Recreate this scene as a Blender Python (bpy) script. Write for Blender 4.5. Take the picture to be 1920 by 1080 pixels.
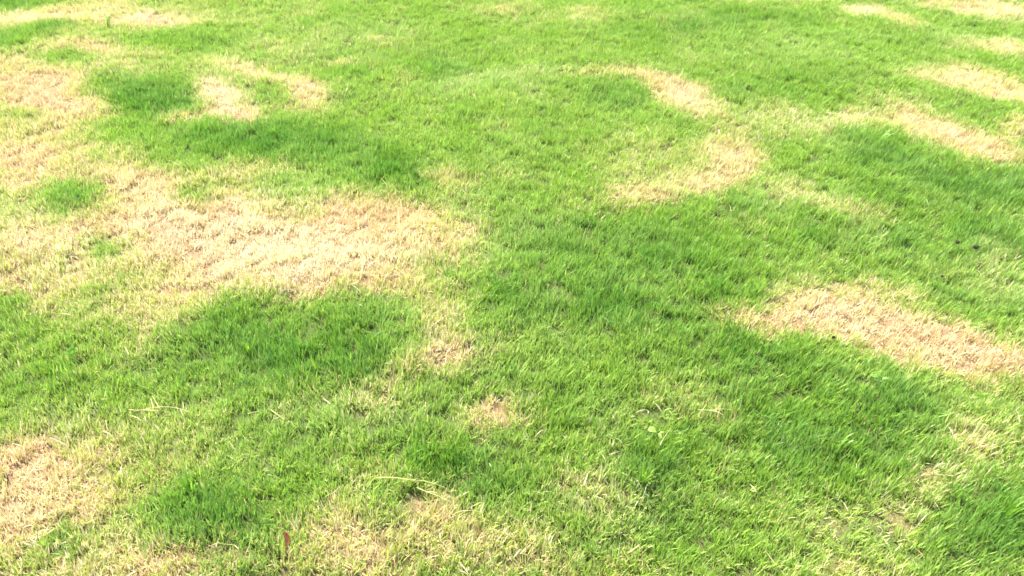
import bpy, math, random
import numpy as np
from mathutils import Vector, Matrix

# ------------------------------------------------------------------ camera, sky, sun, exposure
for o in list(bpy.data.objects):
    bpy.data.objects.remove(o, do_unlink=True)
SC = bpy.context.scene
C = SC.collection

CAM_H = 1.60
PITCH = 36.5                      # degrees below the horizon
HFOV = 63.0
cam_d = bpy.data.cameras.new("camera")
cam = bpy.data.objects.new("camera", cam_d)
C.objects.link(cam)
cam.location = (0, 0, CAM_H)
cam.rotation_euler = (math.radians(90 - PITCH), 0, 0)
cam_d.sensor_width = 36
cam_d.angle = math.radians(HFOV)
cam_d.dof.use_dof = True
cam_d.dof.focus_distance = 2.1
cam_d.dof.aperture_fstop = 6.3
cam_d.clip_start = 0.05
cam_d.clip_end = 1500
SC.camera = cam
SC.cycles.filter_width = 1.6

SUN_EL, SUN_AZ = 56.0, -38.0       # azimuth of the sun measured from +Y towards +X (negative: left)
world = bpy.data.worlds.new("World")
SC.world = world
world.use_nodes = True
wn = world.node_tree
wn.nodes.clear()
sky = wn.nodes.new("ShaderNodeTexSky")
sky.sky_type = 'NISHITA'
sky.sun_disc = False
sky.sun_elevation = math.radians(SUN_EL)
sky.sun_rotation = math.radians(SUN_AZ)
sky.air_density = 1.0
sky.dust_density = 2.5
sky.ozone_density = 1.0
bg = wn.nodes.new("ShaderNodeBackground")
bg.inputs[1].default_value = 0.15
wo = wn.nodes.new("ShaderNodeOutputWorld")
wn.links.new(sky.outputs[0], bg.inputs[0])
wn.links.new(bg.outputs[0], wo.inputs[0])

sun_d = bpy.data.lights.new("sun", 'SUN')
sun_d.energy = 5.0
sun_d.angle = math.radians(0.6)
sun_d.color = (1.0, 0.955, 0.88)
sun = bpy.data.objects.new("sun", sun_d)
C.objects.link(sun)
_e, _a = math.radians(SUN_EL), math.radians(SUN_AZ)
_dir = Vector((math.sin(_a) * math.cos(_e), math.cos(_a) * math.cos(_e), math.sin(_e)))
sun.rotation_euler = _dir.to_track_quat('Z', 'Y').to_euler()

SC.view_settings.view_transform = 'Standard'
SC.view_settings.look = 'None'
SC.view_settings.gamma = 1.0
SC.view_settings.use_curve_mapping = False
SC.view_settings.exposure = 2.0
SC.cycles.max_bounces = 10
SC.cycles.diffuse_bounces = 6
SC.cycles.transmission_bounces = 6

# ------------------------------------------------------------------ helpers
rng = np.random.default_rng(7)
random.seed(7)

def vnoise(x, y, scale, seed):
    """smooth value noise in [-1, 1]"""
    r = np.random.default_rng(seed)
    T = r.random((256, 256)) * 2 - 1
    u, v = x / scale + 1000.37, y / scale + 1000.61
    i, j = np.floor(u).astype(int), np.floor(v).astype(int)
    fu, fv = u - i, v - j
    fu = fu * fu * fu * (fu * (fu * 6 - 15) + 10)
    fv = fv * fv * fv * (fv * (fv * 6 - 15) + 10)
    i0, i1, j0, j1 = i % 256, (i + 1) % 256, j % 256, (j + 1) % 256
    return ((T[i0, j0] * (1 - fu) + T[i1, j0] * fu) * (1 - fv)
            + (T[i0, j1] * (1 - fu) + T[i1, j1] * fu) * fv)

def fbm(x, y, scale, seed, octaves=3):
    s, a = 0.0, 1.0
    for k in range(octaves):
        s = s + a * vnoise(x, y, scale / (2.03 ** k), seed + k * 11)
        a *= 0.5
    return s / 1.75

_p = math.radians(PITCH)
FX = 960 / math.tan(math.radians(HFOV) / 2)

def plan_px(x, y):
    """where a spot of level ground falls in the survey picture the patches were mapped from"""
    depth = y * math.cos(_p) + CAM_H * math.sin(_p)
    up = y * math.sin(_p) - CAM_H * math.cos(_p)
    depth = np.maximum(depth, 0.2)
    return 960 + FX * x / depth, 540 - FX * up / depth

def ground_xy(px, py):
    """the ground point behind a mapped position"""
    a, b = (px - 960) / FX, (540 - py) / FX
    dy = math.cos(_p) + b * math.sin(_p)
    dz = -math.sin(_p) + b * math.cos(_p)
    t = -CAM_H / dz
    return a * t, dy * t

# ------------------------------------------------------------------ the map of the lawn's condition
# value, x, y, rx, ry, turn (degrees), hardness 0..1
DRY = [
 (.42,200,60,330,85,0,.2),(.06,25,2,85,20,0,.6),(.80,80,34,105,17,-8,.5),(.82,290,34,110,15,-2,.5),(.60,180,14,60,12,0,.3),
 (.10,62,68,78,17,-9,.6),(.14,12,88,36,22,0,.5),(.86,172,97,66,8,2,.5),(.10,130,115,72,11,0,.5),(.52,225,134,70,18,5,.3),
 (.10,320,78,120,22,2,.5),(.08,420,60,60,18,0,.4),(.25,480,20,120,25,0,.3),(.3,40,112,60,12,0,.3),
 (.90,50,165,110,42,6,.6),(.85,140,195,70,30,12,.5),(.70,200,215,50,18,10,.4),(.30,8,226,40,18,0,.5),(.6,110,235,90,16,0,.3),
 (.90,40,290,105,44,4,.55),(.42,135,265,55,16,0,.4),(.60,60,250,60,12,0,.3),(.80,230,345,140,30,6,.5),(.45,200,290,80,22,5,.3),
 (.04,282,176,104,33,4,.7),(.04,420,262,225,40,4,.7),(.05,620,285,60,40,0,.5),(.06,250,245,50,18,10,.6),
 (.93,408,176,44,26,15,.65),(.95,432,214,54,19,5,.65),(.6,345,216,44,10,0,.4),(.55,410,118,60,10,8,.3),(.85,500,143,78,12,16,.5),
 (.78,572,172,44,28,20,.5),(.8,548,204,66,9,4,.5),(.28,488,172,34,15,0,.6),
 (.70,80,440,170,70,0,.35),(.50,60,400,60,20,0,.3),(.70,70,515,130,45,0,.35),(.9,25,345,60,16,0,.4),
 (.92,330,400,180,62,2,.55),(.95,470,470,260,78,4,.55),(.93,690,418,128,48,3,.6),(.92,740,480,160,38,-5,.55),(.68,870,450,80,30,-8,.4),(.50,930,470,60,28,-10,.3),(.80,640,505,230,18,-2,.4),
 (.88,480,535,190,28,0,.4),(.84,400,560,120,35,-22,.4),(.70,300,618,55,42,-20,.4),(.80,745,545,90,32,20,.5),(.55,800,590,60,40,30,.3),
 (.88,250,365,70,32,0,.5),(.10,130,364,74,30,0,.65),(.45,20,382,50,14,0,.4),(.22,190,456,52,19,0,.6),
 (.32,378,360,46,16,0,.5),(.55,470,322,110,18,0,.4),(.22,560,350,84,24,2,.6),(.50,575,392,70,14,0,.4),(.45,830,505,50,16,0,.3),
 (.52,130,575,200,34,-4,.3),(.22,80,655,190,55,0,.4),(.12,10,560,34,18,0,.4),(.5,270,650,40,22,-20,.35),
 (.05,560,650,240,75,3,.6),(.05,620,590,190,30,4,.4),(.06,450,660,130,50,0,.5),(.16,200,740,220,40,0,.4),(.2,420,790,230,60,0,.3),
 (.45,512,772,34,12,10,.3),(.35,300,762,60,8,0,.3),
 (.44,200,860,190,95,0,.3),(.88,50,880,120,62,8,.55),(.90,40,960,100,58,-8,.55),(.78,130,930,80,45,0,.4),(.45,40,812,60,14,0,.3),
 (.14,130,1010,95,26,-24,.6),(.25,30,1062,60,26,0,.4),(.78,285,1040,110,42,8,.5),(.55,180,1070,80,24,0,.3),(.45,400,1050,60,36,20,.3),
 (.03,370,945,100,66,0,.7),(.08,480,990,110,55,10,.5),(.10,560,930,70,50,0,.4),(.34,490,925,30,14,0,.3),(.12,320,1000,60,20,10,.4),
 (.60,650,1005,115,56,8,.35),(.62,560,1065,120,28,-6,.35),(.70,825,960,70,42,12,.45),(.60,860,1035,180,42,3,.3),(.50,960,1010,100,40,8,.3),
 (.45,770,910,90,20,10,.35),(.50,1080,1055,140,28,3,.3),(.14,700,950,45,24,0,.3),
 (.05,830,878,125,38,14,.65),(.12,700,820,160,50,0,.4),(.12,960,900,60,36,10,.4),
 (.42,830,600,50,50,10,.3),(.40,800,705,60,22,-25,.35),(.92,862,685,66,23,0,.6),(.5,940,672,60,16,0,.3),(.30,800,752,110,20,0,.3),(.94,928,776,76,24,4,.6),(.45,870,790,50,14,0,.3),(.4,700,770,60,14,0,.3),
 (.12,920,722,70,14,0,.4),
 (.36,960,455,80,32,-12,.35),(.04,1150,520,245,95,10,.7),(.04,1020,560,100,70,0,.5),(.05,1300,450,160,45,0,.5),(.09,1150,700,240,80,0,.4),
 (.04,700,315,160,55,8,.6),(.06,620,240,120,26,10,.5),(.50,848,352,50,22,10,.4),(.32,900,385,120,22,8,.3),(.28,980,350,80,20,0,.3),
 (.08,960,380,80,18,8,.4),(.15,1020,410,90,14,0,.3),(.22,720,270,60,10,0,.3),
 (.36,930,18,70,12,0,.3),(.38,1100,32,95,18,0,.3),(.5,712,70,30,8,0,.3),(.52,655,118,42,8,0,.4),(.3,740,130,50,12,20,.3),(.26,560,60,80,20,0,.3),
 (.30,915,155,95,22,-8,.4),(.20,1000,175,110,22,8,.3),(.26,900,240,120,20,0,.2),
 (.60,1190,146,60,9,8,.4),(.88,1285,184,78,28,24,.55),(.82,1320,208,38,16,10,.4),(.07,1145,195,72,34,8,.6),(.5,1100,143,60,8,0,.2),
 (.38,1210,310,80,48,0,.3),(.76,1372,298,66,44,10,.5),(.80,1330,335,70,22,-10,.4),(.76,1240,368,92,22,-8,.5),(.40,1280,310,50,16,0,.3),(.14,1340,246,60,14,0,.5),
 (.34,1500,232,190,34,-4,.3),(.52,1535,245,48,20,0,.3),(.70,1618,207,70,14,-14,.4),(.36,1690,190,80,16,-8,.3),
 (.88,1618,22,52,12,4,.5),(.55,1690,38,46,11,10,.3),(.82,1870,17,85,17,4,.5),(.52,1770,6,70,10,0,.3),(.76,1886,86,46,13,4,.45),(.40,1810,80,60,12,0,.3),(.4,1460,0,120,5,0,.3),
 (.72,1835,152,95,26,8,.45),(.76,1890,178,60,18,10,.4),(.48,1740,140,50,12,0,.3),(.10,1862,210,70,18,8,.55),
 (.78,1730,232,62,24,18,.4),(.90,1828,270,104,26,16,.5),(.62,1900,246,40,20,-10,.3),(.35,1650,235,60,10,0,.2),
 (.04,1640,285,115,36,10,.55),(.04,1740,335,160,30,12,.5),(.04,1880,345,90,42,4,.6),(.08,1520,300,70,26,0,.4),
 (.10,1390,385,76,30,-6,.5),(.52,1500,365,62,26,10,.35),(.50,1565,392,60,16,10,.35),(.36,1440,420,70,12,0,.3),(.36,1620,405,60,20,0,.25),
 (.10,1600,460,220,40,4,.5),(.30,1870,500,70,40,0,.3),
 (.97,1445,601,104,18,4,.9),(.94,1560,578,110,44,6,.65),(.94,1650,618,120,44,16,.65),(.94,1770,650,120,44,18,.65),(.90,1875,672,90,42,10,.6),
 (.62,1690,545,70,16,8,.35),(.55,1790,600,90,14,18,.3),(.14,1850,570,90,28,14,.5),(.35,1905,735,60,34,0,.35),
 (.05,1480,720,260,55,12,.6),(.05,1640,740,140,34,10,.5),(.05,1540,840,160,60,8,.5),(.10,1750,760,120,34,0,.3),
 (.34,1290,735,90,24,0,.3),(.52,1340,772,46,12,0,.4),(.26,1240,760,70,40,0,.2),
 (.30,1790,830,160,46,0,.3),(.86,1738,905,66,34,0,.45),(.60,1850,842,70,32,8,.35),(.44,1790,872,70,30,0,.3),(.36,1680,940,80,40,0,.3),
 (.03,1870,985,130,85,-10,.6),(.08,1900,870,50,30,0,.3),(.10,1650,1010,60,20,0,.2),
 (.32,1130,930,110,44,0,.3),(.40,1085,910,60,18,0,.3),(.05,1240,890,100,46,12,.55),(.08,1300,980,140,44,0,.4),
 (.46,1440,1058,110,20,0,.35),(.40,1610,1060,120,24,0,.3),(.28,1520,960,130,40,0,.2),(.3,1240,1066,100,14,0,.3),(.56,720,1060,330,28,0,.2),(.52,110,1064,130,22,0,.2),
]
# deep green, longer and thicker turf; shaded clump edges are painted in too
LUSH = [
 (.45,1740,420,280,110,0,.2),(.35,1150,520,300,120,0,.2),(.45,1500,760,340,120,10,.2),(.4,560,660,300,90,0,.2),
 (.7,25,4,80,18,0,.4),(.8,100,64,40,12,-9,.4),(.6,12,82,36,22,0,.4),(.4,380,76,90,16,0,.3),(.85,285,180,90,26,4,.5),(.75,300,200,50,12,0,.4),(.8,450,262,190,30,4,.5),
 (.6,620,280,80,36,0,.4),(.6,130,370,60,22,0,.4),(.5,190,456,40,12,0,.3),(.7,730,330,110,34,6,.4),(.5,800,130,260,26,6,.2),(.5,760,105,80,22,0,.4),(.4,1010,260,110,20,0,.3),(.6,1330,50,200,40,0,.2),
 (.5,1450,165,170,38,8,.3),(.6,1160,190,60,24,0,.4),(.6,1640,270,90,30,10,.4),(.95,1720,320,140,26,12,.4),(1.,1885,345,80,34,4,.5),(.5,1860,212,60,12,8,.4),
 (.75,1390,388,62,22,-6,.5),(.8,1130,490,210,60,14,.4),(1.,1190,605,130,26,8,.5),(.9,980,580,70,34,0,.4),(.7,1060,440,90,26,-10,.4),(.6,1330,520,90,50,0,.3),
 (.7,1560,450,160,34,0,.3),(.9,1860,455,60,20,0,.4),(.8,560,660,210,55,3,.4),(1.,470,672,90,32,8,.5),(.8,700,640,80,34,0,.4),(.85,50,695,100,24,0,.4),(.6,10,600,50,30,0,.4),
 (1.,365,945,86,52,0,.6),(.8,470,1000,80,38,10,.4),(1.,840,882,110,30,14,.5),(.6,700,830,90,24,0,.3),(.7,930,720,50,12,0,.4),
 (.9,1560,840,130,44,8,.4),(.9,1230,890,90,38,14,.5),(.8,1440,670,130,34,12,.4),(.8,1640,735,130,24,12,.4),(1.,1870,985,115,70,-10,.5),
 (.6,1320,980,120,36,0,.3),(.5,1420,900,80,40,0,.3),(.5,1080,800,110,34,10,.3),(.8,820,750,40,10,0,.2),(.5,1800,560,90,14,14,.3),(.7,1900,580,50,30,0,.4),
]
# whitish, sun-bleached turf
PALE = [
 (.75,420,465,260,70,4,.3),(.7,700,500,190,30,-4,.3),(.6,410,195,70,40,0,.3),(.7,1870,17,100,20,0,.3),(.6,1618,22,60,12,0,.3),(.6,270,36,110,16,0,.3),(.5,60,450,130,60,0,.3),(.5,1290,190,60,24,20,.3),(.45,1590,590,100,40,8,.3),
 (1.0,915,152,100,21,-8,.5),(.5,1000,165,80,14,8,.3),(.6,960,450,90,24,-12,.3),(.6,860,500,90,26,0,.3),(.5,190,456,50,18,0,.3),(.6,540,362,110,24,0,.3),
 (.7,600,392,60,14,0,.3),(.6,1740,140,70,14,4,.3),(.5,1640,220,90,12,0,.3),(.7,1850,565,90,22,14,.3),(.5,1790,75,120,16,0,.3),(.5,1450,100,160,30,0,.2),
 (.4,490,100,160,26,0,.2),(.5,130,800,170,34,0,.3),(.6,560,780,150,30,0,.3),(.5,700,790,160,36,0,.3),(.6,1130,940,110,36,0,.3),(.5,1060,1010,120,30,0,.3),
 (.5,1560,250,160,30,0,.3),(.7,1880,510,70,34,0,.3),(.5,1500,370,120,30,0,.3),(.5,820,660,90,60,0,.2),(.6,1800,870,90,40,0,.3),(.5,1660,960,80,40,0,.3),(.5,230,130,80,20,0,.3),
 (.5,620,60,120,30,0,.2),(.4,1100,640,120,30,0,.2),
]
# how pink-brown (1) or straw-yellow (0) the dead turf is
ROSY = [
 (.9,50,170,120,44,6,.4),(.8,60,290,110,40,4,.3),(.9,700,410,100,34,3,.4),(.7,560,500,160,28,0,.3),(.3,400,470,160,60,0,.2),(.9,290,40,90,14,0,.3),(.8,1770,650,170,46,18,.4),
 (.5,1600,600,90,30,6,.3),(.8,1840,275,90,24,16,.4),(.8,40,890,80,40,0,.3),(.5,860,685,40,14,0,.3),(.8,940,778,40,12,0,.3),(.6,570,180,60,26,0,.3),(.5,1370,290,50,26,0,.3),
]

def paint(px, py, strokes, base):
    v = base.copy()
    for val, cx, cy, rx, ry, ang, hard in strokes:
        hard *= 0.62
        c, s = math.cos(math.radians(ang)), math.sin(math.radians(ang))
        m = (np.abs(px - cx) < 1.7 * max(rx, ry)) & (np.abs(py - cy) < 1.7 * max(rx, ry))
        if not m.any():
            continue
        dx, dy = px[m] - cx, py[m] - cy
        u, w = (dx * c + dy * s) / rx, (-dx * s + dy * c) / ry
        r = np.sqrt(u * u + w * w)
        e0, e1 = 0.25 + 0.45 * hard, 1.70 - 0.45 * hard
        f = np.clip((e1 - r) / (e1 - e0), 0, 1)
        f = f * f * (3 - 2 * f)
        v[m] = v[m] * (1 - f) + val * f
    return v

def fields(x, y):
    """dryness, lushness, paleness, rosiness at ground points"""
    wx = x + 0.035 * fbm(x, y, 0.22, 3) + 0.02 * vnoise(x, y, 0.07, 5)
    wy = y + 0.045 * fbm(x, y, 0.25, 31) + 0.02 * vnoise(x, y, 0.07, 8)
    px, py = plan_px(wx, wy)
    # beyond what was mapped the lawn goes on in the same patchy way
    wild = np.clip(0.16 + 0.9 * np.clip(fbm(x, y, 0.75, 77) - 0.12, 0, 1) * 1.9, 0, .93)
    lw = np.clip(fbm(x, y, 0.5, 99), 0, 1)
    out = np.maximum(np.maximum(-px, px - 1920) / 130.0, np.maximum(-py, py - 1080) / 60.0)
    k = np.clip(out, 0, 1)
    D = paint(px, py, DRY, 0.155 + 0.06 * np.clip((960 - px) / 960, -1, 1))  # base rises to the left: hazy brightness there painted in as dryness
    L = paint(px, py, LUSH, np.full(x.shape, 0.12))
    W = paint(px, py, PALE, np.full(x.shape, 0.20))
    R = paint(px, py, ROSY, np.full(x.shape, 0.25))
    D = D * (1 - k) + wild * k
    L = L * (1 - k) + lw * (1 - wild) * k
    W = W * (1 - k) + 0.25 * k
    # finer unevenness within every patch
    n1 = fbm(x, y, 0.16, 51)
    n2 = vnoise(x, y, 0.05, 61)
    D = np.clip(D + 0.16 * n1 * (0.55 + 1.6 * D * (1.1 - D)) * 1.4 + 0.09 * n2, 0, 1)
    L = np.clip(1.05 * L * (1 - D) * (1 + 0.55 * fbm(x, y, 0.11, 73)) + 0.40 * fbm(x, y, 0.18, 71) * (1 - D) + 0.20 * vnoise(x, y, 0.06, 81), 0, 1)
    W = np.clip(W + 0.45 * fbm(x, y, 0.14, 91), 0, 1)
    R = np.clip(R + 1.2 * fbm(x, y, 0.16, 95), 0, 1)
    return D, L, W, R

def relief(x, y):
    """the gentle lumps of an uneven lawn"""
    far = np.clip(1 - (np.hypot(x, y) - 12) / 20, 0.0, 1)
    return far * (0.036 * fbm(x, y, 0.95, 201) + 0.016 * fbm(x, y, 0.30, 211) + 0.004 * vnoise(x, y, 0.07, 221))

# ------------------------------------------------------------------ materials
def nodes_of(m):
    m.use_nodes = True
    nt = m.node_tree
    nt.nodes.clear()
    return nt

def N(nt, t, **kw):
    n = nt.nodes.new(t)
    for k, v in kw.items():
        setattr(n, k, v)
    return n

def mixc(nt, fac, a, b, mode='MIX'):
    n = nt.nodes.new("ShaderNodeMix")
    n.data_type = 'RGBA'
    n.blend_type = mode
    for s, v in ((0, fac), (6, a), (7, b)):
        if isinstance(v, (int, float)):
            n.inputs[s].default_value = v
        elif isinstance(v, tuple):
            n.inputs[s].default_value = (*v, 1)
        else:
            nt.links.new(v, n.inputs[s])
    return n.outputs[2]

def mth(nt, op, a, b=None, c=None, clamp=False):
    n = nt.nodes.new("ShaderNodeMath")
    n.operation = op
    n.use_clamp = clamp
    for i, v in enumerate((a, b, c)):
        if v is None:
            continue
        if isinstance(v, (int, float)):
            n.inputs[i].default_value = v
        else:
            nt.links.new(v, n.inputs[i])
    return n.outputs[0]

def smooth(nt, v, lo, hi):
    n = nt.nodes.new("ShaderNodeMapRange")
    n.interpolation_type = 'SMOOTHSTEP'
    nt.links.new(v, n.inputs[0])
    n.inputs[1].default_value = lo
    n.inputs[2].default_value = hi
    return n.outputs[0]

def leaf_surface(nt, col, transl=0.42, gloss=0.05, rough=0.42):
    out = N(nt, "ShaderNodeOutputMaterial")
    d = N(nt, "ShaderNodeBsdfDiffuse")
    t = N(nt, "ShaderNodeBsdfTranslucent")
    g = N(nt, "ShaderNodeBsdfGlossy")
    g.inputs["Roughness"].default_value = rough
    m1 = N(nt, "ShaderNodeMixShader"); m1.inputs[0].default_value = transl
    m2 = N(nt, "ShaderNodeMixShader"); m2.inputs[0].default_value = gloss
    nt.links.new(col, d.inputs[0]); nt.links.new(col, t.inputs[0])
    nt.links.new(d.outputs[0], m1.inputs[1]); nt.links.new(t.outputs[0], m1.inputs[2])
    nt.links.new(m1.outputs[0], m2.inputs[1]); nt.links.new(g.outputs[0], m2.inputs[2])
    nt.links.new(m2.outputs[0], out.inputs[0])

def grass_material():
    m = bpy.data.materials.new("turf_blades")
    nt = nodes_of(m)
    at = N(nt, "ShaderNodeAttribute", attribute_name="cond", attribute_type='INSTANCER')
    sp = N(nt, "ShaderNodeSeparateXYZ"); nt.links.new(at.outputs["Vector"], sp.inputs[0])
    D, L, W = sp.outputs
    a2 = N(nt, "ShaderNodeAttribute", attribute_name="cond2", attribute_type='INSTANCER')
    s2 = N(nt, "ShaderNodeSeparateXYZ"); nt.links.new(a2.outputs["Vector"], s2.inputs[0])
    R, T = s2.outputs[0], s2.outputs[1]
    b = N(nt, "ShaderNodeAttribute", attribute_name="blade", attribute_type='GEOMETRY')
    s3 = N(nt, "ShaderNodeSeparateXYZ"); nt.links.new(b.outputs["Vector"], s3.inputs[0])
    r1, r2, h = s3.outputs                       # two random numbers of the blade, height along it
    # living blade
    g = mixc(nt, smooth(nt, L, 0.05, 1.0), (0.205, 0.345, 0.032), (0.080, 0.220, 0.017))
    g = mixc(nt, mth(nt, 'MULTIPLY', smooth(nt, r1, 0.45, 1.0), mth(nt, 'SUBTRACT', 0.75, mth(nt, 'MULTIPLY', L, 0.5))), g, (0.31, 0.43, 0.048))
    g = mixc(nt, mth(nt, 'MULTIPLY', smooth(nt, r2, 0.6, 1.0), 0.55), g, (0.10, 0.255, 0.065))
    g = mixc(nt, mth(nt, 'MULTIPLY', W, 0.6), g, (0.35, 0.45, 0.13))
    # the drier the spot, the yellower its living blades
    g = mixc(nt, mth(nt, 'MULTIPLY', smooth(nt, D, 0.12, 0.80), 0.75), g, (0.40, 0.44, 0.085))
    # dead blade
    y = mixc(nt, r2, (0.58, 0.455, 0.185), (0.67, 0.59, 0.37))
    y = mixc(nt, mth(nt, 'MULTIPLY', smooth(nt, W, 0.2, 0.8), 0.60), y, (0.72, 0.63, 0.44))
    y = mixc(nt, mth(nt, 'MULTIPLY', R, smooth(nt, r1, 0.0, 0.7)), y, (0.58, 0.405, 0.235))
    y = mixc(nt, mth(nt, 'MULTIPLY', smooth(nt, T, 0.76, 1.0), 0.75), y, (0.32, 0.20, 0.08))
    # bases are straw-coloured sheaths on every blade
    dead_here = smooth(nt, mth(nt, 'ADD', mth(nt, 'MULTIPLY', D, 1.20), mth(nt, 'MULTIPLY', r1, -0.92)), 0.05, 0.28)
    tipdry = mth(nt, 'MULTIPLY', smooth(nt, h, 0.8, 1.0), smooth(nt, r2, 0.55, 0.8))
    col = mixc(nt, dead_here, g, y)
    col = mixc(nt, mth(nt, 'MULTIPLY', tipdry, 0.5), col, (0.50, 0.44, 0.18))
    base = mth(nt, 'MULTIPLY', mth(nt, 'SUBTRACT', 1.0, smooth(nt, h, 0.0, 0.35)), 0.5)
    col = mixc(nt, base, col, (0.36, 0.36, 0.12))
    # each tuft a little lighter or darker than its neighbour
    hs = N(nt, "ShaderNodeHueSaturation")
    nt.links.new(col, hs.inputs["Color"])
    own = mth(nt, 'FRACT', mth(nt, 'ADD', mth(nt, 'MULTIPLY', r1, 17.3), mth(nt, 'MULTIPLY', r2, 9.7)))
    val = mth(nt, 'MULTIPLY', mth(nt, 'MULTIPLY_ADD', T, 0.26, 0.87), mth(nt, 'MULTIPLY_ADD', own, 0.42, 0.80))
    nt.links.new(val, hs.inputs["Value"])
    leaf_surface(nt, hs.outputs[0], 0.40, 0.03, 0.5)
    return m

def ground_material():
    m = bpy.data.materials.new("soil_and_thatch")
    nt = nodes_of(m)
    out = N(nt, "ShaderNodeOutputMaterial")
    bs = N(nt, "ShaderNodeBsdfPrincipled")
    bs.inputs["Roughness"].default_value = 0.95
    bs.inputs["Specular IOR Level"].default_value = 0.1
    at = N(nt, "ShaderNodeAttribute", attribute_name="dryness", attribute_type='GEOMETRY')
    tc = N(nt, "ShaderNodeTexCoord")
    n1 = N(nt, "ShaderNodeTexNoise"); n1.inputs["Scale"].default_value = 90; n1.inputs["Detail"].default_value = 6
    nt.links.new(tc.outputs["Object"], n1.inputs["Vector"])
    n2 = N(nt, "ShaderNodeTexNoise"); n2.inputs["Scale"].default_value = 420; n2.inputs["Detail"].default_value = 3
    nt.links.new(tc.outputs["Object"], n2.inputs["Vector"])
    thatch = mixc(nt, smooth(nt, n2.outputs[0], 0.35, 0.65), (0.06, 0.040, 0.022), (0.26, 0.18, 0.09))
    turf = mixc(nt, smooth(nt, n2.outputs[0], 0.35, 0.65), (0.02, 0.032, 0.008), (0.07, 0.10, 0.022))  # darkened under green so the colour deepens the shadow gaps between blades
    soil = mixc(nt, n1.outputs[0], (0.045, 0.032, 0.018), (0.11, 0.08, 0.045))
    c = mixc(nt, smooth(nt, at.outputs["Fac"], 0.15, 0.75), turf, thatch)
    c = mixc(nt, mth(nt, 'MULTIPLY', smooth(nt, n1.outputs[0], 0.56, 0.7), 0.7), c, soil)
    nt.links.new(c, bs.inputs["Base Color"])
    bp = N(nt, "ShaderNodeBump"); bp.inputs["Strength"].default_value = 0.6; bp.inputs["Distance"].default_value = 0.004
    nt.links.new(n2.outputs[0], bp.inputs["Height"]); nt.links.new(bp.outputs[0], bs.inputs["Normal"])
    nt.links.new(bs.outputs[0], out.inputs[0])
    return m

def simple_leaf(name, c1, c2, scale=60, transl=0.25, gloss=0.05, rough=0.5):
    m = bpy.data.materials.new(name)
    nt = nodes_of(m)
    tc = N(nt, "ShaderNodeTexCoord")
    n = N(nt, "ShaderNodeTexNoise"); n.inputs["Scale"].default_value = scale; n.inputs["Detail"].default_value = 5
    nt.links.new(tc.outputs["Object"], n.inputs["Vector"])
    leaf_surface(nt, mixc(nt, smooth(nt, n.outputs[0], 0.35, 0.65), c1, c2), transl, gloss, rough)
    return m

M_GRASS = grass_material()
M_GROUND = ground_material()

# ------------------------------------------------------------------ the ground: one sheet to the horizon
def axis(lo, hi, step, far):
    a = list(np.arange(lo, hi + step / 2, step))
    s, x = step, hi
    right = []
    while x < far:
        s *= 1.35; x += s; right.append(x)
    s, x = step, lo
    left = []
    while x > -far:
        s *= 1.35; x -= s; left.append(x)
    return np.array(left[::-1] + a + right)

def build_ground():
    xs, ys = axis(-5.5, 5.5, 0.03, 400), axis(-0.6, 8.5, 0.03, 400)
    X, Y = np.meshgrid(xs, ys)
    x, y = X.ravel(), Y.ravel()
    z = relief(x, y)
    v = np.stack([x, y, z], 1)
    nx, ny = len(xs), len(ys)
    i = (np.arange(ny - 1)[:, None] * nx + np.arange(nx - 1)[None, :]).ravel()
    f = np.stack([i, i + 1, i + 1 + nx, i + nx], 1)
    me = bpy.data.meshes.new("ground")
    me.vertices.add(len(v)); me.vertices.foreach_set("co", v.ravel())
    me.loops.add(f.size); me.loops.foreach_set("vertex_index", f.ravel().astype(np.int32))
    me.polygons.add(len(f)); me.polygons.foreach_set("loop_start", np.arange(0, f.size, 4, dtype=np.int32))
    me.polygons.foreach_set("use_smooth", np.ones(len(f), bool))
    me.update(calc_edges=True)
    D = fields(x, y)[0]
    me.attributes.new("dryness", 'FLOAT', 'POINT').data.foreach_set("value", D.astype(np.float32))
    me.materials.append(M_GROUND)
    o = bpy.data.objects.new("ground", me)
    C.objects.link(o)
    o["kind"] = "structure"
    o["label"] = "uneven soil and thatch under the patchy lawn"
    return o
build_ground()

# ------------------------------------------------------------------ turf tufts (shapes to be scattered)
def blade_geo(V, F, A, bx, by, length, width, azim, lean, curl, r1, r2, seg=4, twist=0.0):
    """one curved tapering blade, folded a little along its midrib; A holds (r1, r2, height)"""
    ca, sa = math.cos(azim), math.sin(azim)
    px, pz = 0.0, 0.0
    ang = lean
    base = len(V)
    for k in range(seg + 1):
        t = k / seg
        w = width * (0.75 + 0.25 * min(1, t * 4)) * (1 - t ** 2.2) * 0.5
        tw = twist * t
        sx, sy = -sa * math.cos(tw) , ca * math.cos(tw)
        sz = math.sin(tw)
        cx, cy, cz = bx + ca * px, by + sa * px, pz
        if k < seg:
            V.append((cx + sx * w, cy + sy * w, cz + sz * w)); A.append((r1, r2, t))
            V.append((cx - sx * w, cy - sy * w, cz - sz * w)); A.append((r1, r2, t))
        else:
            V.append((cx, cy, cz)); A.append((r1, r2, t))
        px += math.sin(ang) * length / seg
        pz += math.cos(ang) * length / seg
        ang += curl / seg
    for k in range(seg - 1):
        a = base + 2 * k
        F.append((a, a + 1, a + 3, a + 2))
    a = base + 2 * (seg - 1)
    F.append((a, a + 1, a + 2))

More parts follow.
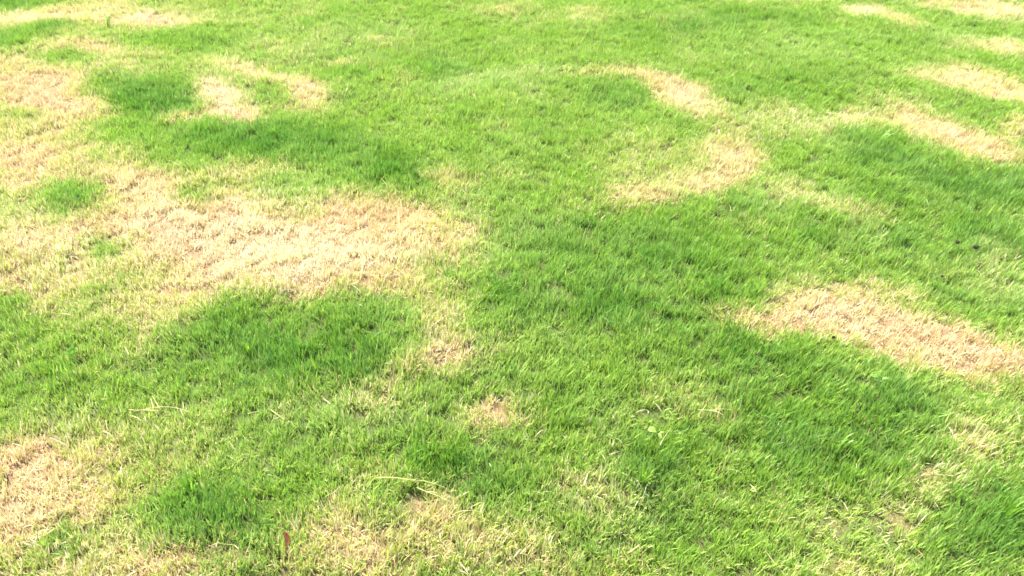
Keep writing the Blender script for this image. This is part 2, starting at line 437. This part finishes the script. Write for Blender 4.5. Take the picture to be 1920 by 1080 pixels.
def tuft_mesh(name, kind, seed):
    r = random.Random(seed)
    V, F, A = [], [], []
    if kind == 'live':
        for _ in range(12):
            q, th = 0.018 * math.sqrt(r.random()), r.random() * 6.283
            blade_geo(V, F, A, q * math.cos(th), q * math.sin(th), r.uniform(.018, .042) * (1.25 if r.random() < .12 else 1),
                      r.uniform(.0017, .0034), r.random() * 6.283, abs(r.gauss(0.03, .24)), r.uniform(0.0, 0.75),
                      r.random(), r.random(), 4, r.uniform(-.9, .9))
    elif kind == 'dead':
        for _ in range(13):
            q, th = 0.018 * math.sqrt(r.random()), r.random() * 6.283
            blade_geo(V, F, A, q * math.cos(th), q * math.sin(th), r.uniform(.018, .042), r.uniform(.0015, .0032),
                      r.random() * 6.283, abs(r.gauss(0.15, .32)), r.uniform(-.2, 1.3), r.random(), r.random(), 4, r.uniform(-1.5, 1.5))
    else:   # flattened blades and clippings
        for _ in range(6):
            q, th = 0.024 * math.sqrt(r.random()), r.random() * 6.283
            n0 = len(V)
            blade_geo(V, F, A, q * math.cos(th), q * math.sin(th), r.uniform(.024, .048), r.uniform(.0011, .0021),
                      r.random() * 6.283, r.uniform(1.0, 1.5), r.uniform(-.1, .6), r.random() * .5, r.random(), 5, r.uniform(-2, 2))
            z0 = r.uniform(.004, .017)
            for k in range(n0, len(V)):
                V[k] = (V[k][0], V[k][1], V[k][2] + z0)
    me = bpy.data.meshes.new(name)
    me.from_pydata(V, [], F)
    me.attributes.new("blade", 'FLOAT_VECTOR', 'POINT').data.foreach_set("vector", np.array(A, np.float32).ravel())
    me.polygons.foreach_set("use_smooth", [True] * len(me.polygons))
    me.materials.append(M_GRASS)
    return me

tufts = bpy.data.collections.new("tuft_shapes")
NL, ND, NF = 18, 16, 8
k = 0
for kind, n in (('live', NL), ('dead', ND), ('flat', NF)):
    for s in range(n):
        tufts.objects.link(bpy.data.objects.new("tuft_%02d" % k, tuft_mesh("tuft_%02d" % k, kind, 100 + k)))
        k += 1

def build_lawn():
    def scatter(x0, x1, y0, y1, dens):
        n = int((x1 - x0) * (y1 - y0) * dens)
        return rng.uniform(x0, x1, n), rng.uniform(y0, y1, n)
    # fine turf over the mapped part, coarser towards the outside
    xa, ya = scatter(-4.6, 4.6, 0.2, 7.4, 8000)
    px, py = plan_px(xa, ya)
    inside = (px > -380) & (px < 2300) & (py > -120) & (py < 1350)
    keep = inside | (rng.random(len(xa)) < 0.25)
    # a little thinner where the dots would be smaller than a pixel anyway
    x, y, big = xa[keep], ya[keep], np.where(inside, 1.0, 1.7)[keep]
    xb, yb = scatter(-11, 11, -1.5, 16, 420)
    ob = (np.abs(xb) > 4.6) | (yb < 0.2) | (yb > 7.4)
    x, y, big = np.r_[x, xb[ob]], np.r_[y, yb[ob]], np.r_[big, np.full(ob.sum(), 3.0)]
    n = len(x)
    D, L, W, R = fields(x + rng.normal(0, .022, n), y + rng.normal(0, .030, n))
    L2 = fields(x + rng.normal(0, .05, n), y + rng.normal(0, .06, n))[1]
    L = L * 0.5 + L2 * 0.5
    thin = rng.random(n) < 1 - 0.28 * np.clip((D - 0.6) / 0.4, 0, 1) * (1 + fbm(x, y, 0.08, 301))
    thin &= ~((vnoise(x, y, 0.028, 305) < -0.42 + 0.15 * L) & (rng.random(n) < 0.78))
    thin &= ~((D > 0.6) & (vnoise(x, y, 0.020, 306) < -0.40) & (rng.random(n) < 0.8))
    x, y, big, D, L, W, R = (a[thin] for a in (x, y, big, D, L, W, R))
    n = len(x)
    u = rng.random(n)
    flat = rng.random(n) < 0.002 + 0.028 * D
    dead = u < D * 0.9 - 0.05
    idx = np.where(flat, NL + ND + rng.integers(0, NF, n), np.where(dead, NL + rng.integers(0, ND, n), rng.integers(0, NL, n)))
    size = (0.68 + 0.52 * L + rng.normal(0, .13, n)) * (1 + 0.16 * D) * (1 + 0.34 * vnoise(x, y, 0.04, 311))
    size = np.clip(size, 0.4, 1.9)
    wide = size ** 0.35 * (1 + 0.15 * rng.normal(0, 1, n).clip(-1.5, 1.5))
    wide = np.clip(wide, .7, 1.4) * big
    # lean: a common drift to the right and towards us plus local swirls
    lx = 0.06 + 0.17 * fbm(x, y, 0.22, 401) + rng.normal(0, .12, n)
    ly = -0.02 + 0.18 * fbm(x, y, 0.22, 411) + rng.normal(0, .12, n)
    th = rng.uniform(0, 2 * np.pi, n)
    ax = np.stack([-ly, lx, np.zeros(n)], 1)      # rotation axis of the lean
    ang = np.linalg.norm(ax, axis=1) + 1e-6
    ax /= ang[:, None]
    q1 = np.stack([np.cos(ang / 2), *(ax * np.sin(ang / 2)[:, None]).T], 1)
    q2 = np.stack([np.cos(th / 2), 0 * th, 0 * th, np.sin(th / 2)], 1)
    w1, x1, y1, z1 = q1.T; w2, x2, y2, z2 = q2.T
    w = w1*w2 - x1*x2 - y1*y2 - z1*z2
    xx = w1*x2 + x1*w2 + y1*z2 - z1*y2
    yy = w1*y2 - x1*z2 + y1*w2 + z1*x2
    zz = w1*z2 + x1*y2 - y1*x2 + z1*w2
    eul = np.stack([np.arctan2(2*(w*xx + yy*zz), 1 - 2*(xx*xx + yy*yy)),
                    np.arcsin(np.clip(2*(w*yy - zz*xx), -1, 1)),
                    np.arctan2(2*(w*zz + xx*yy), 1 - 2*(yy*yy + zz*zz))], 1)
    scl = np.stack([wide, wide, size * np.where(big > 2, 1.3, 1)], 1)
    T = rng.random(n)
    me = bpy.data.meshes.new("lawn_grass")
    me.vertices.add(n)
    me.vertices.foreach_set("co", np.stack([x, y, relief(x, y) - 0.002], 1).ravel())
    for nm, dat in (("rot", eul), ("scl", scl), ("cond", np.stack([D, L, W], 1)), ("cond2", np.stack([R, T, 0 * T], 1))):
        me.attributes.new(nm, 'FLOAT_VECTOR', 'POINT').data.foreach_set("vector", dat.astype(np.float32).ravel())
    me.attributes.new("pick", 'INT', 'POINT').data.foreach_set("value", idx.astype(np.int32))
    o = bpy.data.objects.new("lawn_grass", me)
    C.objects.link(o)
    o["kind"] = "stuff"
    o["label"] = "mown lawn of green turf with straw-coloured dead patches"
    o["category"] = "grass"
    ng = bpy.data.node_groups.new("turf", 'GeometryNodeTree')
    ng.interface.new_socket("Geometry", in_out='INPUT', socket_type='NodeSocketGeometry')
    ng.interface.new_socket("Geometry", in_out='OUTPUT', socket_type='NodeSocketGeometry')
    gi, go = ng.nodes.new("NodeGroupInput"), ng.nodes.new("NodeGroupOutput")
    ci = ng.nodes.new("GeometryNodeCollectionInfo")
    ci.inputs["Collection"].default_value = tufts
    ci.inputs["Separate Children"].default_value = True
    ci.inputs["Reset Children"].default_value = True
    ip = ng.nodes.new("GeometryNodeInstanceOnPoints")
    ip.inputs["Pick Instance"].default_value = True
    def attr(nm, ty):
        a = ng.nodes.new("GeometryNodeInputNamedAttribute"); a.data_type = ty
        a.inputs["Name"].default_value = nm
        return a.outputs["Attribute"]
    ng.links.new(gi.outputs[0], ip.inputs["Points"])
    ng.links.new(ci.outputs[0], ip.inputs["Instance"])
    ng.links.new(attr("pick", 'INT'), ip.inputs["Instance Index"])
    e2r = ng.nodes.new("FunctionNodeEulerToRotation")
    ng.links.new(attr("rot", 'FLOAT_VECTOR'), e2r.inputs[0])
    ng.links.new(e2r.outputs[0], ip.inputs["Rotation"])
    ng.links.new(attr("scl", 'FLOAT_VECTOR'), ip.inputs["Scale"])
    ng.links.new(ip.outputs[0], go.inputs[0])
    md = o.modifiers.new("turf", 'NODES')
    md.node_group = ng
    print("tufts:", n)
build_lawn()

# ------------------------------------------------------------------ single things lying and growing in the lawn
def at(px, py, z):
    """the point at height z above level ground behind a mapped position, lifted onto the relief"""
    a, b = (px - 960) / FX, (540 - py) / FX
    dy = math.cos(_p) + b * math.sin(_p)
    dz = -math.sin(_p) + b * math.cos(_p)
    t0 = -CAM_H / dz
    g = float(relief(np.array([a * t0]), np.array([dy * t0]))[0])
    t = (z + g - CAM_H) / dz
    return Vector((a * t, dy * t, z + g))

def tag(o, label, cat, group=None):
    o["label"] = label
    o["category"] = cat
    if group:
        o["group"] = group
    return o

def link_mesh(name, V, F, mat, parent=None, loc=(0, 0, 0), thick=0.0):
    me = bpy.data.meshes.new(name)
    me.from_pydata([tuple(v) for v in V], [], F)
    me.polygons.foreach_set("use_smooth", [True] * len(me.polygons))
    me.materials.append(mat)
    me.update()
    o = bpy.data.objects.new(name, me)
    C.objects.link(o)
    o.location = loc
    if parent is not None:
        o.parent = parent
    if thick:
        sm = o.modifiers.new("thickness", 'SOLIDIFY')
        sm.thickness = thick
    return o

def root(name, p, label, cat, group=None):
    o = bpy.data.objects.new(name, None)
    o.empty_display_size = 0.01
    C.objects.link(o)
    o.location = p
    return tag(o, label, cat, group)

def smooth_path(pts, n):
    out = []
    P = [pts[0]] + list(pts) + [pts[-1]]
    for i in range(1, len(P) - 2):
        for k in range(n):
            t = k / n
            a, b, c, d = P[i - 1], P[i], P[i + 1], P[i + 2]
            out.append(0.5 * ((2 * b) + (c - a) * t + (2 * a - 5 * b + 4 * c - d) * t * t + (3 * b - a - 3 * c + d) * t ** 3))
    out.append(P[-2])
    return out

def tube(pts, r0, r1, sides=6):
    V, F = [], []
    n = len(pts)
    for i, p in enumerate(pts):
        d = (pts[min(i + 1, n - 1)] - pts[max(i - 1, 0)]).normalized()
        u = d.cross(Vector((0.1, 0.2, 1))).normalized()
        w = d.cross(u)
        r = r0 + (r1 - r0) * i / (n - 1)
        if i % 9 == 4:
            r *= 1.35                       # a node of the stem
        for k in range(sides):
            a = 2 * math.pi * k / sides
            V.append(p + (u * math.cos(a) + w * math.sin(a)) * r)
    for i in range(n - 1):
        for k in range(sides):
            k2 = (k + 1) % sides
            F.append((i * sides + k, i * sides + k2, (i + 1) * sides + k2, (i + 1) * sides + k))
    F.append(tuple(range(sides - 1, -1, -1)))
    F.append(tuple((n - 1) * sides + k for k in range(sides)))
    return V, F

def strip(pts, width, side, fold=0.25, seg=7):
    """a long leaf along a path, creased at its midrib"""
    P = smooth_path(pts, seg)
    V, F = [], []
    n = len(P)
    for i, p in enumerate(P):
        t = i / (n - 1)
        w = width * 0.5 * (0.55 + 0.45 * min(1, t * 5)) * (1 - t ** 3) + 0.00015
        d = (P[min(i + 1, n - 1)] - P[max(i - 1, 0)]).normalized()
        s_ = (side - d * side.dot(d)).normalized()
        nn = d.cross(s_)
        V += [p + s_ * w + nn * w * fold, p, p - s_ * w + nn * w * fold]
    for i in range(n - 1):
        a = 3 * i
        F += [(a, a + 1, a + 4, a + 3), (a + 1, a + 2, a + 5, a + 4)]
    return V, F

M_STRAW = simple_leaf("bleached_straw", (0.46, 0.39, 0.13), (0.56, 0.48, 0.22), 120, 0.15, 0.05, 0.45)
M_STEMG = simple_leaf("yellowing_stem", (0.44, 0.46, 0.11), (0.56, 0.52, 0.18), 90, 0.15, 0.05, 0.45)
M_RUST = simple_leaf("rust_brown_leaf", (0.38, 0.070, 0.018), (0.46, 0.14, 0.05), 160, 0.25, 0.05, 0.4)
M_WEED = simple_leaf("weed_leaf", (0.14, 0.24, 0.035), (0.18, 0.28, 0.05), 90, 0.30, 0.02, 0.4)
M_GREY = simple_leaf("grey_green_leaf", (0.08, 0.18, 0.028), (0.12, 0.22, 0.04), 90, 0.30, 0.01, 0.4)
M_CLOVER = simple_leaf("clover_leaf", (0.045, 0.13, 0.015), (0.07, 0.17, 0.02), 90, 0.30, 0.0, 0.4)
M_BLADE = simple_leaf("tall_blade", (0.12, 0.27, 0.02), (0.22, 0.36, 0.035), 70, 0.42, 0.04, 0.45)
M_LUMP = simple_leaf("near_black_lump", (0.012, 0.010, 0.008), (0.03, 0.022, 0.014), 300, 0.0, 0.01, 0.9)

# the reddish dead leaf standing among the blades near the lower edge
p0 = at(537, 1024, 0.018)
leaf_dir = Vector((0.10, 0.55, 0.62)).normalized()
lf = root("dry_leaf", p0, "small rust-brown dead leaf standing on end in the grass near the lower edge", "leaf")
V, F = [], []
sd = Vector((1, -0.05, 0.05)).normalized()
nrm = leaf_dir.cross(sd)
for i in range(13):
    t = i / 12
    w = 0.0060 * (0.55 + 0.75 * math.sin(min(1, t * 1.06) * math.pi * 0.86 + 0.25)) * (0.8 + 0.2 * math.cos(t * 9))
    c = leaf_dir * (0.032 * t) - nrm * 0.006 * t * t + sd * 0.0018 * math.sin(t * 5)
    for k in range(7):
        a = (k / 6 - 0.5) * 2
        V.append(c + sd * w * math.sin(a * 1.15) + nrm * w * (0.9 - 0.9 * math.cos(a * 1.15)) * -1.0)
for i in range(12):
    for k in range(6):
        a = i * 7 + k
        F.append((a, a + 1, a + 8, a + 7))
link_mesh("leaf_blade", V, F, M_RUST, lf, thick=0.0005)
V, F = tube(smooth_path([Vector((-0.001, -0.006, -0.012)), Vector((0, -0.003, -0.004)), Vector((0.001, 0.001, 0.003))], 4), 0.0007, 0.0009)
link_mesh("leaf_stalk", V, F, M_RUST, lf)

# broad weeds
def broad_leaf(name, parent, base, direc, length, width, mat, cup=0.25, n=9, droop=0.2):
    d = Vector(direc).normalized()
    sd = d.cross(Vector((0, 0, 1))).normalized()
    up = sd.cross(d)
    V, F = [], []
    for i in range(n + 1):
        t = i / n
        w = width * 0.5 * math.sin(math.pi * min(1, 0.04 + t * 0.95)) ** 0.65
        c = base + d * length * t + up * (length * droop * math.sin(t * math.pi) * 0.5)
        for k in range(5):
            a = k / 2 - 1
            V.append(c + sd * w * a + up * (abs(a) ** 1.4 * w * cup + 0.0006 * math.sin(t * 14 + k)))
    for i in range(n):
        for k in range(4):
            a = i * 5 + k
            F.append((a, a + 1, a + 6, a + 5))
    return link_mesh(name, V, F, mat, parent, thick=0.0004)

def weed(px, py, label, leaves, mat, z=0.024, cat="weed", group="small broad-leaved weeds in the turf"):
    w = root("broadleaf_weed", at(px, py, 0.0), label, cat, group)
    for (ang, elev, ln, wd, dz) in leaves:
        a, e = math.radians(ang), math.radians(elev)
        d = Vector((math.cos(a) * math.cos(e), math.sin(a) * math.cos(e), math.sin(e)))
        lo = Vector((math.cos(a) * 0.004, math.sin(a) * 0.004, z + dz))
        l_ = broad_leaf("leaf", w, lo, d, ln, wd, mat)
    V, F = tube(smooth_path([Vector((0, 0, 0)), Vector((0.002, 0.001, z * 0.5)), Vector((0, 0, z))], 3), 0.0010, 0.0008)
    link_mesh("stem", V, F, mat, w)
    return w

weed(1232, 826, "pale green round-leaved weed right of centre with a straw stem beside it",
     [(170, 8, .024, .020, .008), (285, -12, .017, .009, .006), (20, 15, .014, .007, .0)], M_WEED)
weed(1646, 724, "grey-green broad-leaved weed just below the large dead patch on the right",
     [(175, 10, .026, .013, .008), (350, 12, .020, .010, .004), (90, 25, .014, .009, .002)], M_GREY)
weed(140, 674, "dark green weed with small crowded leaves in the turf at the left",
     [(10, 10, .014, .011, .006), (80, 20, .013, .010, .010), (150, 8, .014, .011, .006), (215, 0, .013, .010, .004), (300, -4, .014, .011, .008)], M_CLOVER)
weed(1826, 628, "grey-green weed at the upper right border of the dead patch near the right edge",
     [(40, 20, .020, .009, .006), (140, 12, .018, .008, .008), (265, 5, .016, .008, .006)], M_GREY)

# long dead stems lying on top of the blades
def stalk(label, main, side_shoots=(), mat=M_STRAW, r0=0.0009, z=0.033):
    a = at(*main[0], z)
    st = root("dry_grass_stalk", a, label, "grass stalk", "long stems lying on the lawn")
    pts = [at(*q[:2], z + (q[2] if len(q) > 2 else 0)) - a for q in main]
    r0 = min(r0, 0.0007)
    V, F = tube(smooth_path(pts, 8), r0, r0 * 0.45)
    link_mesh("stem", V, F, mat, st)
    for sh in side_shoots:
        q = [at(*w[:2], z + (w[2] if len(w) > 2 else 0)) - a for w in sh]
        V, F = strip(q, 0.0016, Vector((0.2, 0.7, 0.6)))
        link_mesh("leaf", V, F, mat, st)
    return st

stalk("branched straw-coloured stalk lying across green turf at the lower left",
      [(241, 768), (262, 769, .003), (290, 764, .006), (318, 763, .006), (342, 768, .003), (358, 774)],
      [[(298, 764, .005), (292, 753, .010), (285, 742, .013)], [(288, 765, .005), (284, 752, .012), (282, 746, .01)],
       [(275, 768, .004), (262, 775, .004), (258, 784, .0)], [(305, 764, .005), (296, 771, .004), (291, 774, .002)], [(270, 768, .004), (286, 769, .006), (300, 769, .004)]])
stalk("pale thin stem arched over the deep green clump left of the bottom centre",
      [(706, 896), (735, 895, .006), (766, 899, .010), (800, 903, .010), (835, 914, .004)],
      [[(766, 899, .010), (771, 892, .014), (765, 888, .012)]], M_STEMG, 0.0011)
stalk("straw stem running down from the green clump into the dry tangle below it",
      [(782, 914), (800, 922, .006), (822, 930, .008), (848, 942, .004)],
      [[(800, 922, .006), (812, 922, .010), (822, 925, .008)]], M_STRAW, 0.0011)
stalk("bowed yellow stem lying in the dry tangle right of the bottom centre",
      [(848, 966), (862, 959, .005), (882, 957, .007), (906, 960, .003)], [[(874, 957, .006), (872, 965, .005), (866, 973, .0)]], M_STRAW, 0.0010)
stalk("short crossed straws in yellowish turf right of the centre",
      [(1308, 768), (1330, 769, .004), (1352, 767, .004), (1373, 768, .0)],
      [[(1340, 780, .0), (1343, 771, .006), (1341, 762, .008)], [(1330, 769, .004), (1345, 772, .004), (1356, 778, .0)]], M_STRAW, 0.0010)
stalk("thin bent straws on green turf beneath the large green clump on the left",
      [(464, 776), (474, 773, .005), (486, 771, .003)],
      [[(508, 768, .004), (520, 777, .004), (536, 788, .0)], [(532, 776, .004), (522, 783, .004), (512, 786, .0)]], M_STRAW, 0.0010)
stalk("pale straight stem slanting beside the round-leaved weed",
      [(1237, 836), (1242, 826, .006), (1249, 815, .012), (1257, 803, .012)],
      [[(1240, 832, .004), (1233, 841, .004), (1230, 848, .0)]], M_STRAW, 0.0012)
# taller tufts standing out of the turf
def tall_tuft(px, py, label, n, length, seed, lean=(0.25, 0.0), spread=0.012, width=0.0042):
    rr = random.Random(seed)
    g = root("grass_tuft", at(px, py, 0.0), label, "grass tuft", "taller tufts in the turf")
    for _ in range(n):
        a = rr.random() * 6.283
        q = spread * math.sqrt(rr.random())
        b = Vector((q * math.cos(a), q * math.sin(a), 0))
        L_ = length * rr.uniform(.7, 1.1)
        out = Vector((math.cos(a) * rr.uniform(.1, .5) + lean[0], math.sin(a) * rr.uniform(.1, .5) + lean[1], 0))
        pts = [b, b + out * L_ * .25 + Vector((0, 0, L_ * .45)), b + out * L_ * .62 + Vector((0, 0, L_ * .80)), b + out * L_ * 1.05 + Vector((0, 0, L_ * .95))]
        V, F = strip(pts, width * rr.uniform(.8, 1.15), Vector((-math.sin(a), math.cos(a), 0.1)))
        link_mesh("blade", V, F, M_BLADE, g)
    return g
tall_tuft(202, 52, "tall bright tuft leaning right against the pale dry strip at the top left", 10, 0.085, 1, (0.30, 0), 0.014, 0.006)
tall_tuft(360, 925, "tallest dark green tuft in the round clump at the lower left", 14, 0.066, 2, (0.05, 0))
tall_tuft(1205, 905, "spiky green tuft in the dark hollow at the bottom right of centre", 13, 0.064, 3, (0.12, 0))
tall_tuft(1640, 272, "coarse green tuft in front of the dead streak at the upper right", 13, 0.070, 4, (0.2, -0.1), 0.025, 0.005)
tall_tuft(1560, 850, "leaning green tuft in the dark turf at the lower right", 12, 0.062, 5, (0.15, 0.05))
tall_tuft(470, 668, "dark tuft in the green turf just under the broad dead patch", 12, 0.062, 6, (0.0, 0.05))
tall_tuft(1880, 968, "wide dark green tuft near the lower right corner", 15, 0.068, 7, (0.2, 0), 0.022)

# dark lumps, most standing in for shadowy gaps in the turf
def crumb(px, py, r, label, seed, z=0.026):
    rr = random.Random(seed)
    import bmesh
    bm = bmesh.new()
    bmesh.ops.create_icosphere(bm, subdivisions=3, radius=r)
    sx, sy, sz = rr.uniform(.9, 1.4), rr.uniform(.8, 1.1), rr.uniform(.7, 1.0)
    ph = [rr.random() * 6 for _ in range(6)]
    for v in bm.verts:
        c = v.co / r
        k = 1 + .16 * math.sin(c.x * 4 + ph[0]) * math.sin(c.y * 5 + ph[1]) + .12 * math.sin(c.z * 7 + ph[2] + c.x * 6) + .06 * math.sin(c.x * 17 + ph[3]) * math.sin(c.y * 15 + ph[4])
        v.co = Vector((v.co.x * sx, v.co.y * sy, v.co.z * sz)) * k
    me = bpy.data.meshes.new("dark_lump")
    bm.to_mesh(me); bm.free()
    me.polygons.foreach_set("use_smooth", [True] * len(me.polygons))
    me.materials.append(M_LUMP)
    o = bpy.data.objects.new("dark_lump", me)
    C.objects.link(o)
    o.location = at(px, py, z)
    tag(o, label, "soil crumb", "dark lumps in the turf")
crumb(1796, 454, .0065, "small round dark lump standing in for a gap, left of the pair at the right edge's green turf", 1, .034)
crumb(1830, 463, .0080, "larger dark lump standing in for a gap, right of the pair in the green turf near the right edge", 2, .032)
crumb(1767, 518, .0045, "dark flat lump standing in for a gap on green turf just above the large dead patch on the right", 3, .034)
crumb(1563, 632, .0050, "black lump at the lower border of the large dead patch on the right", 4, .030)
crumb(851, 1015, .0036, "tiny black crumb in the dry tangle at the bottom centre", 5, .034)
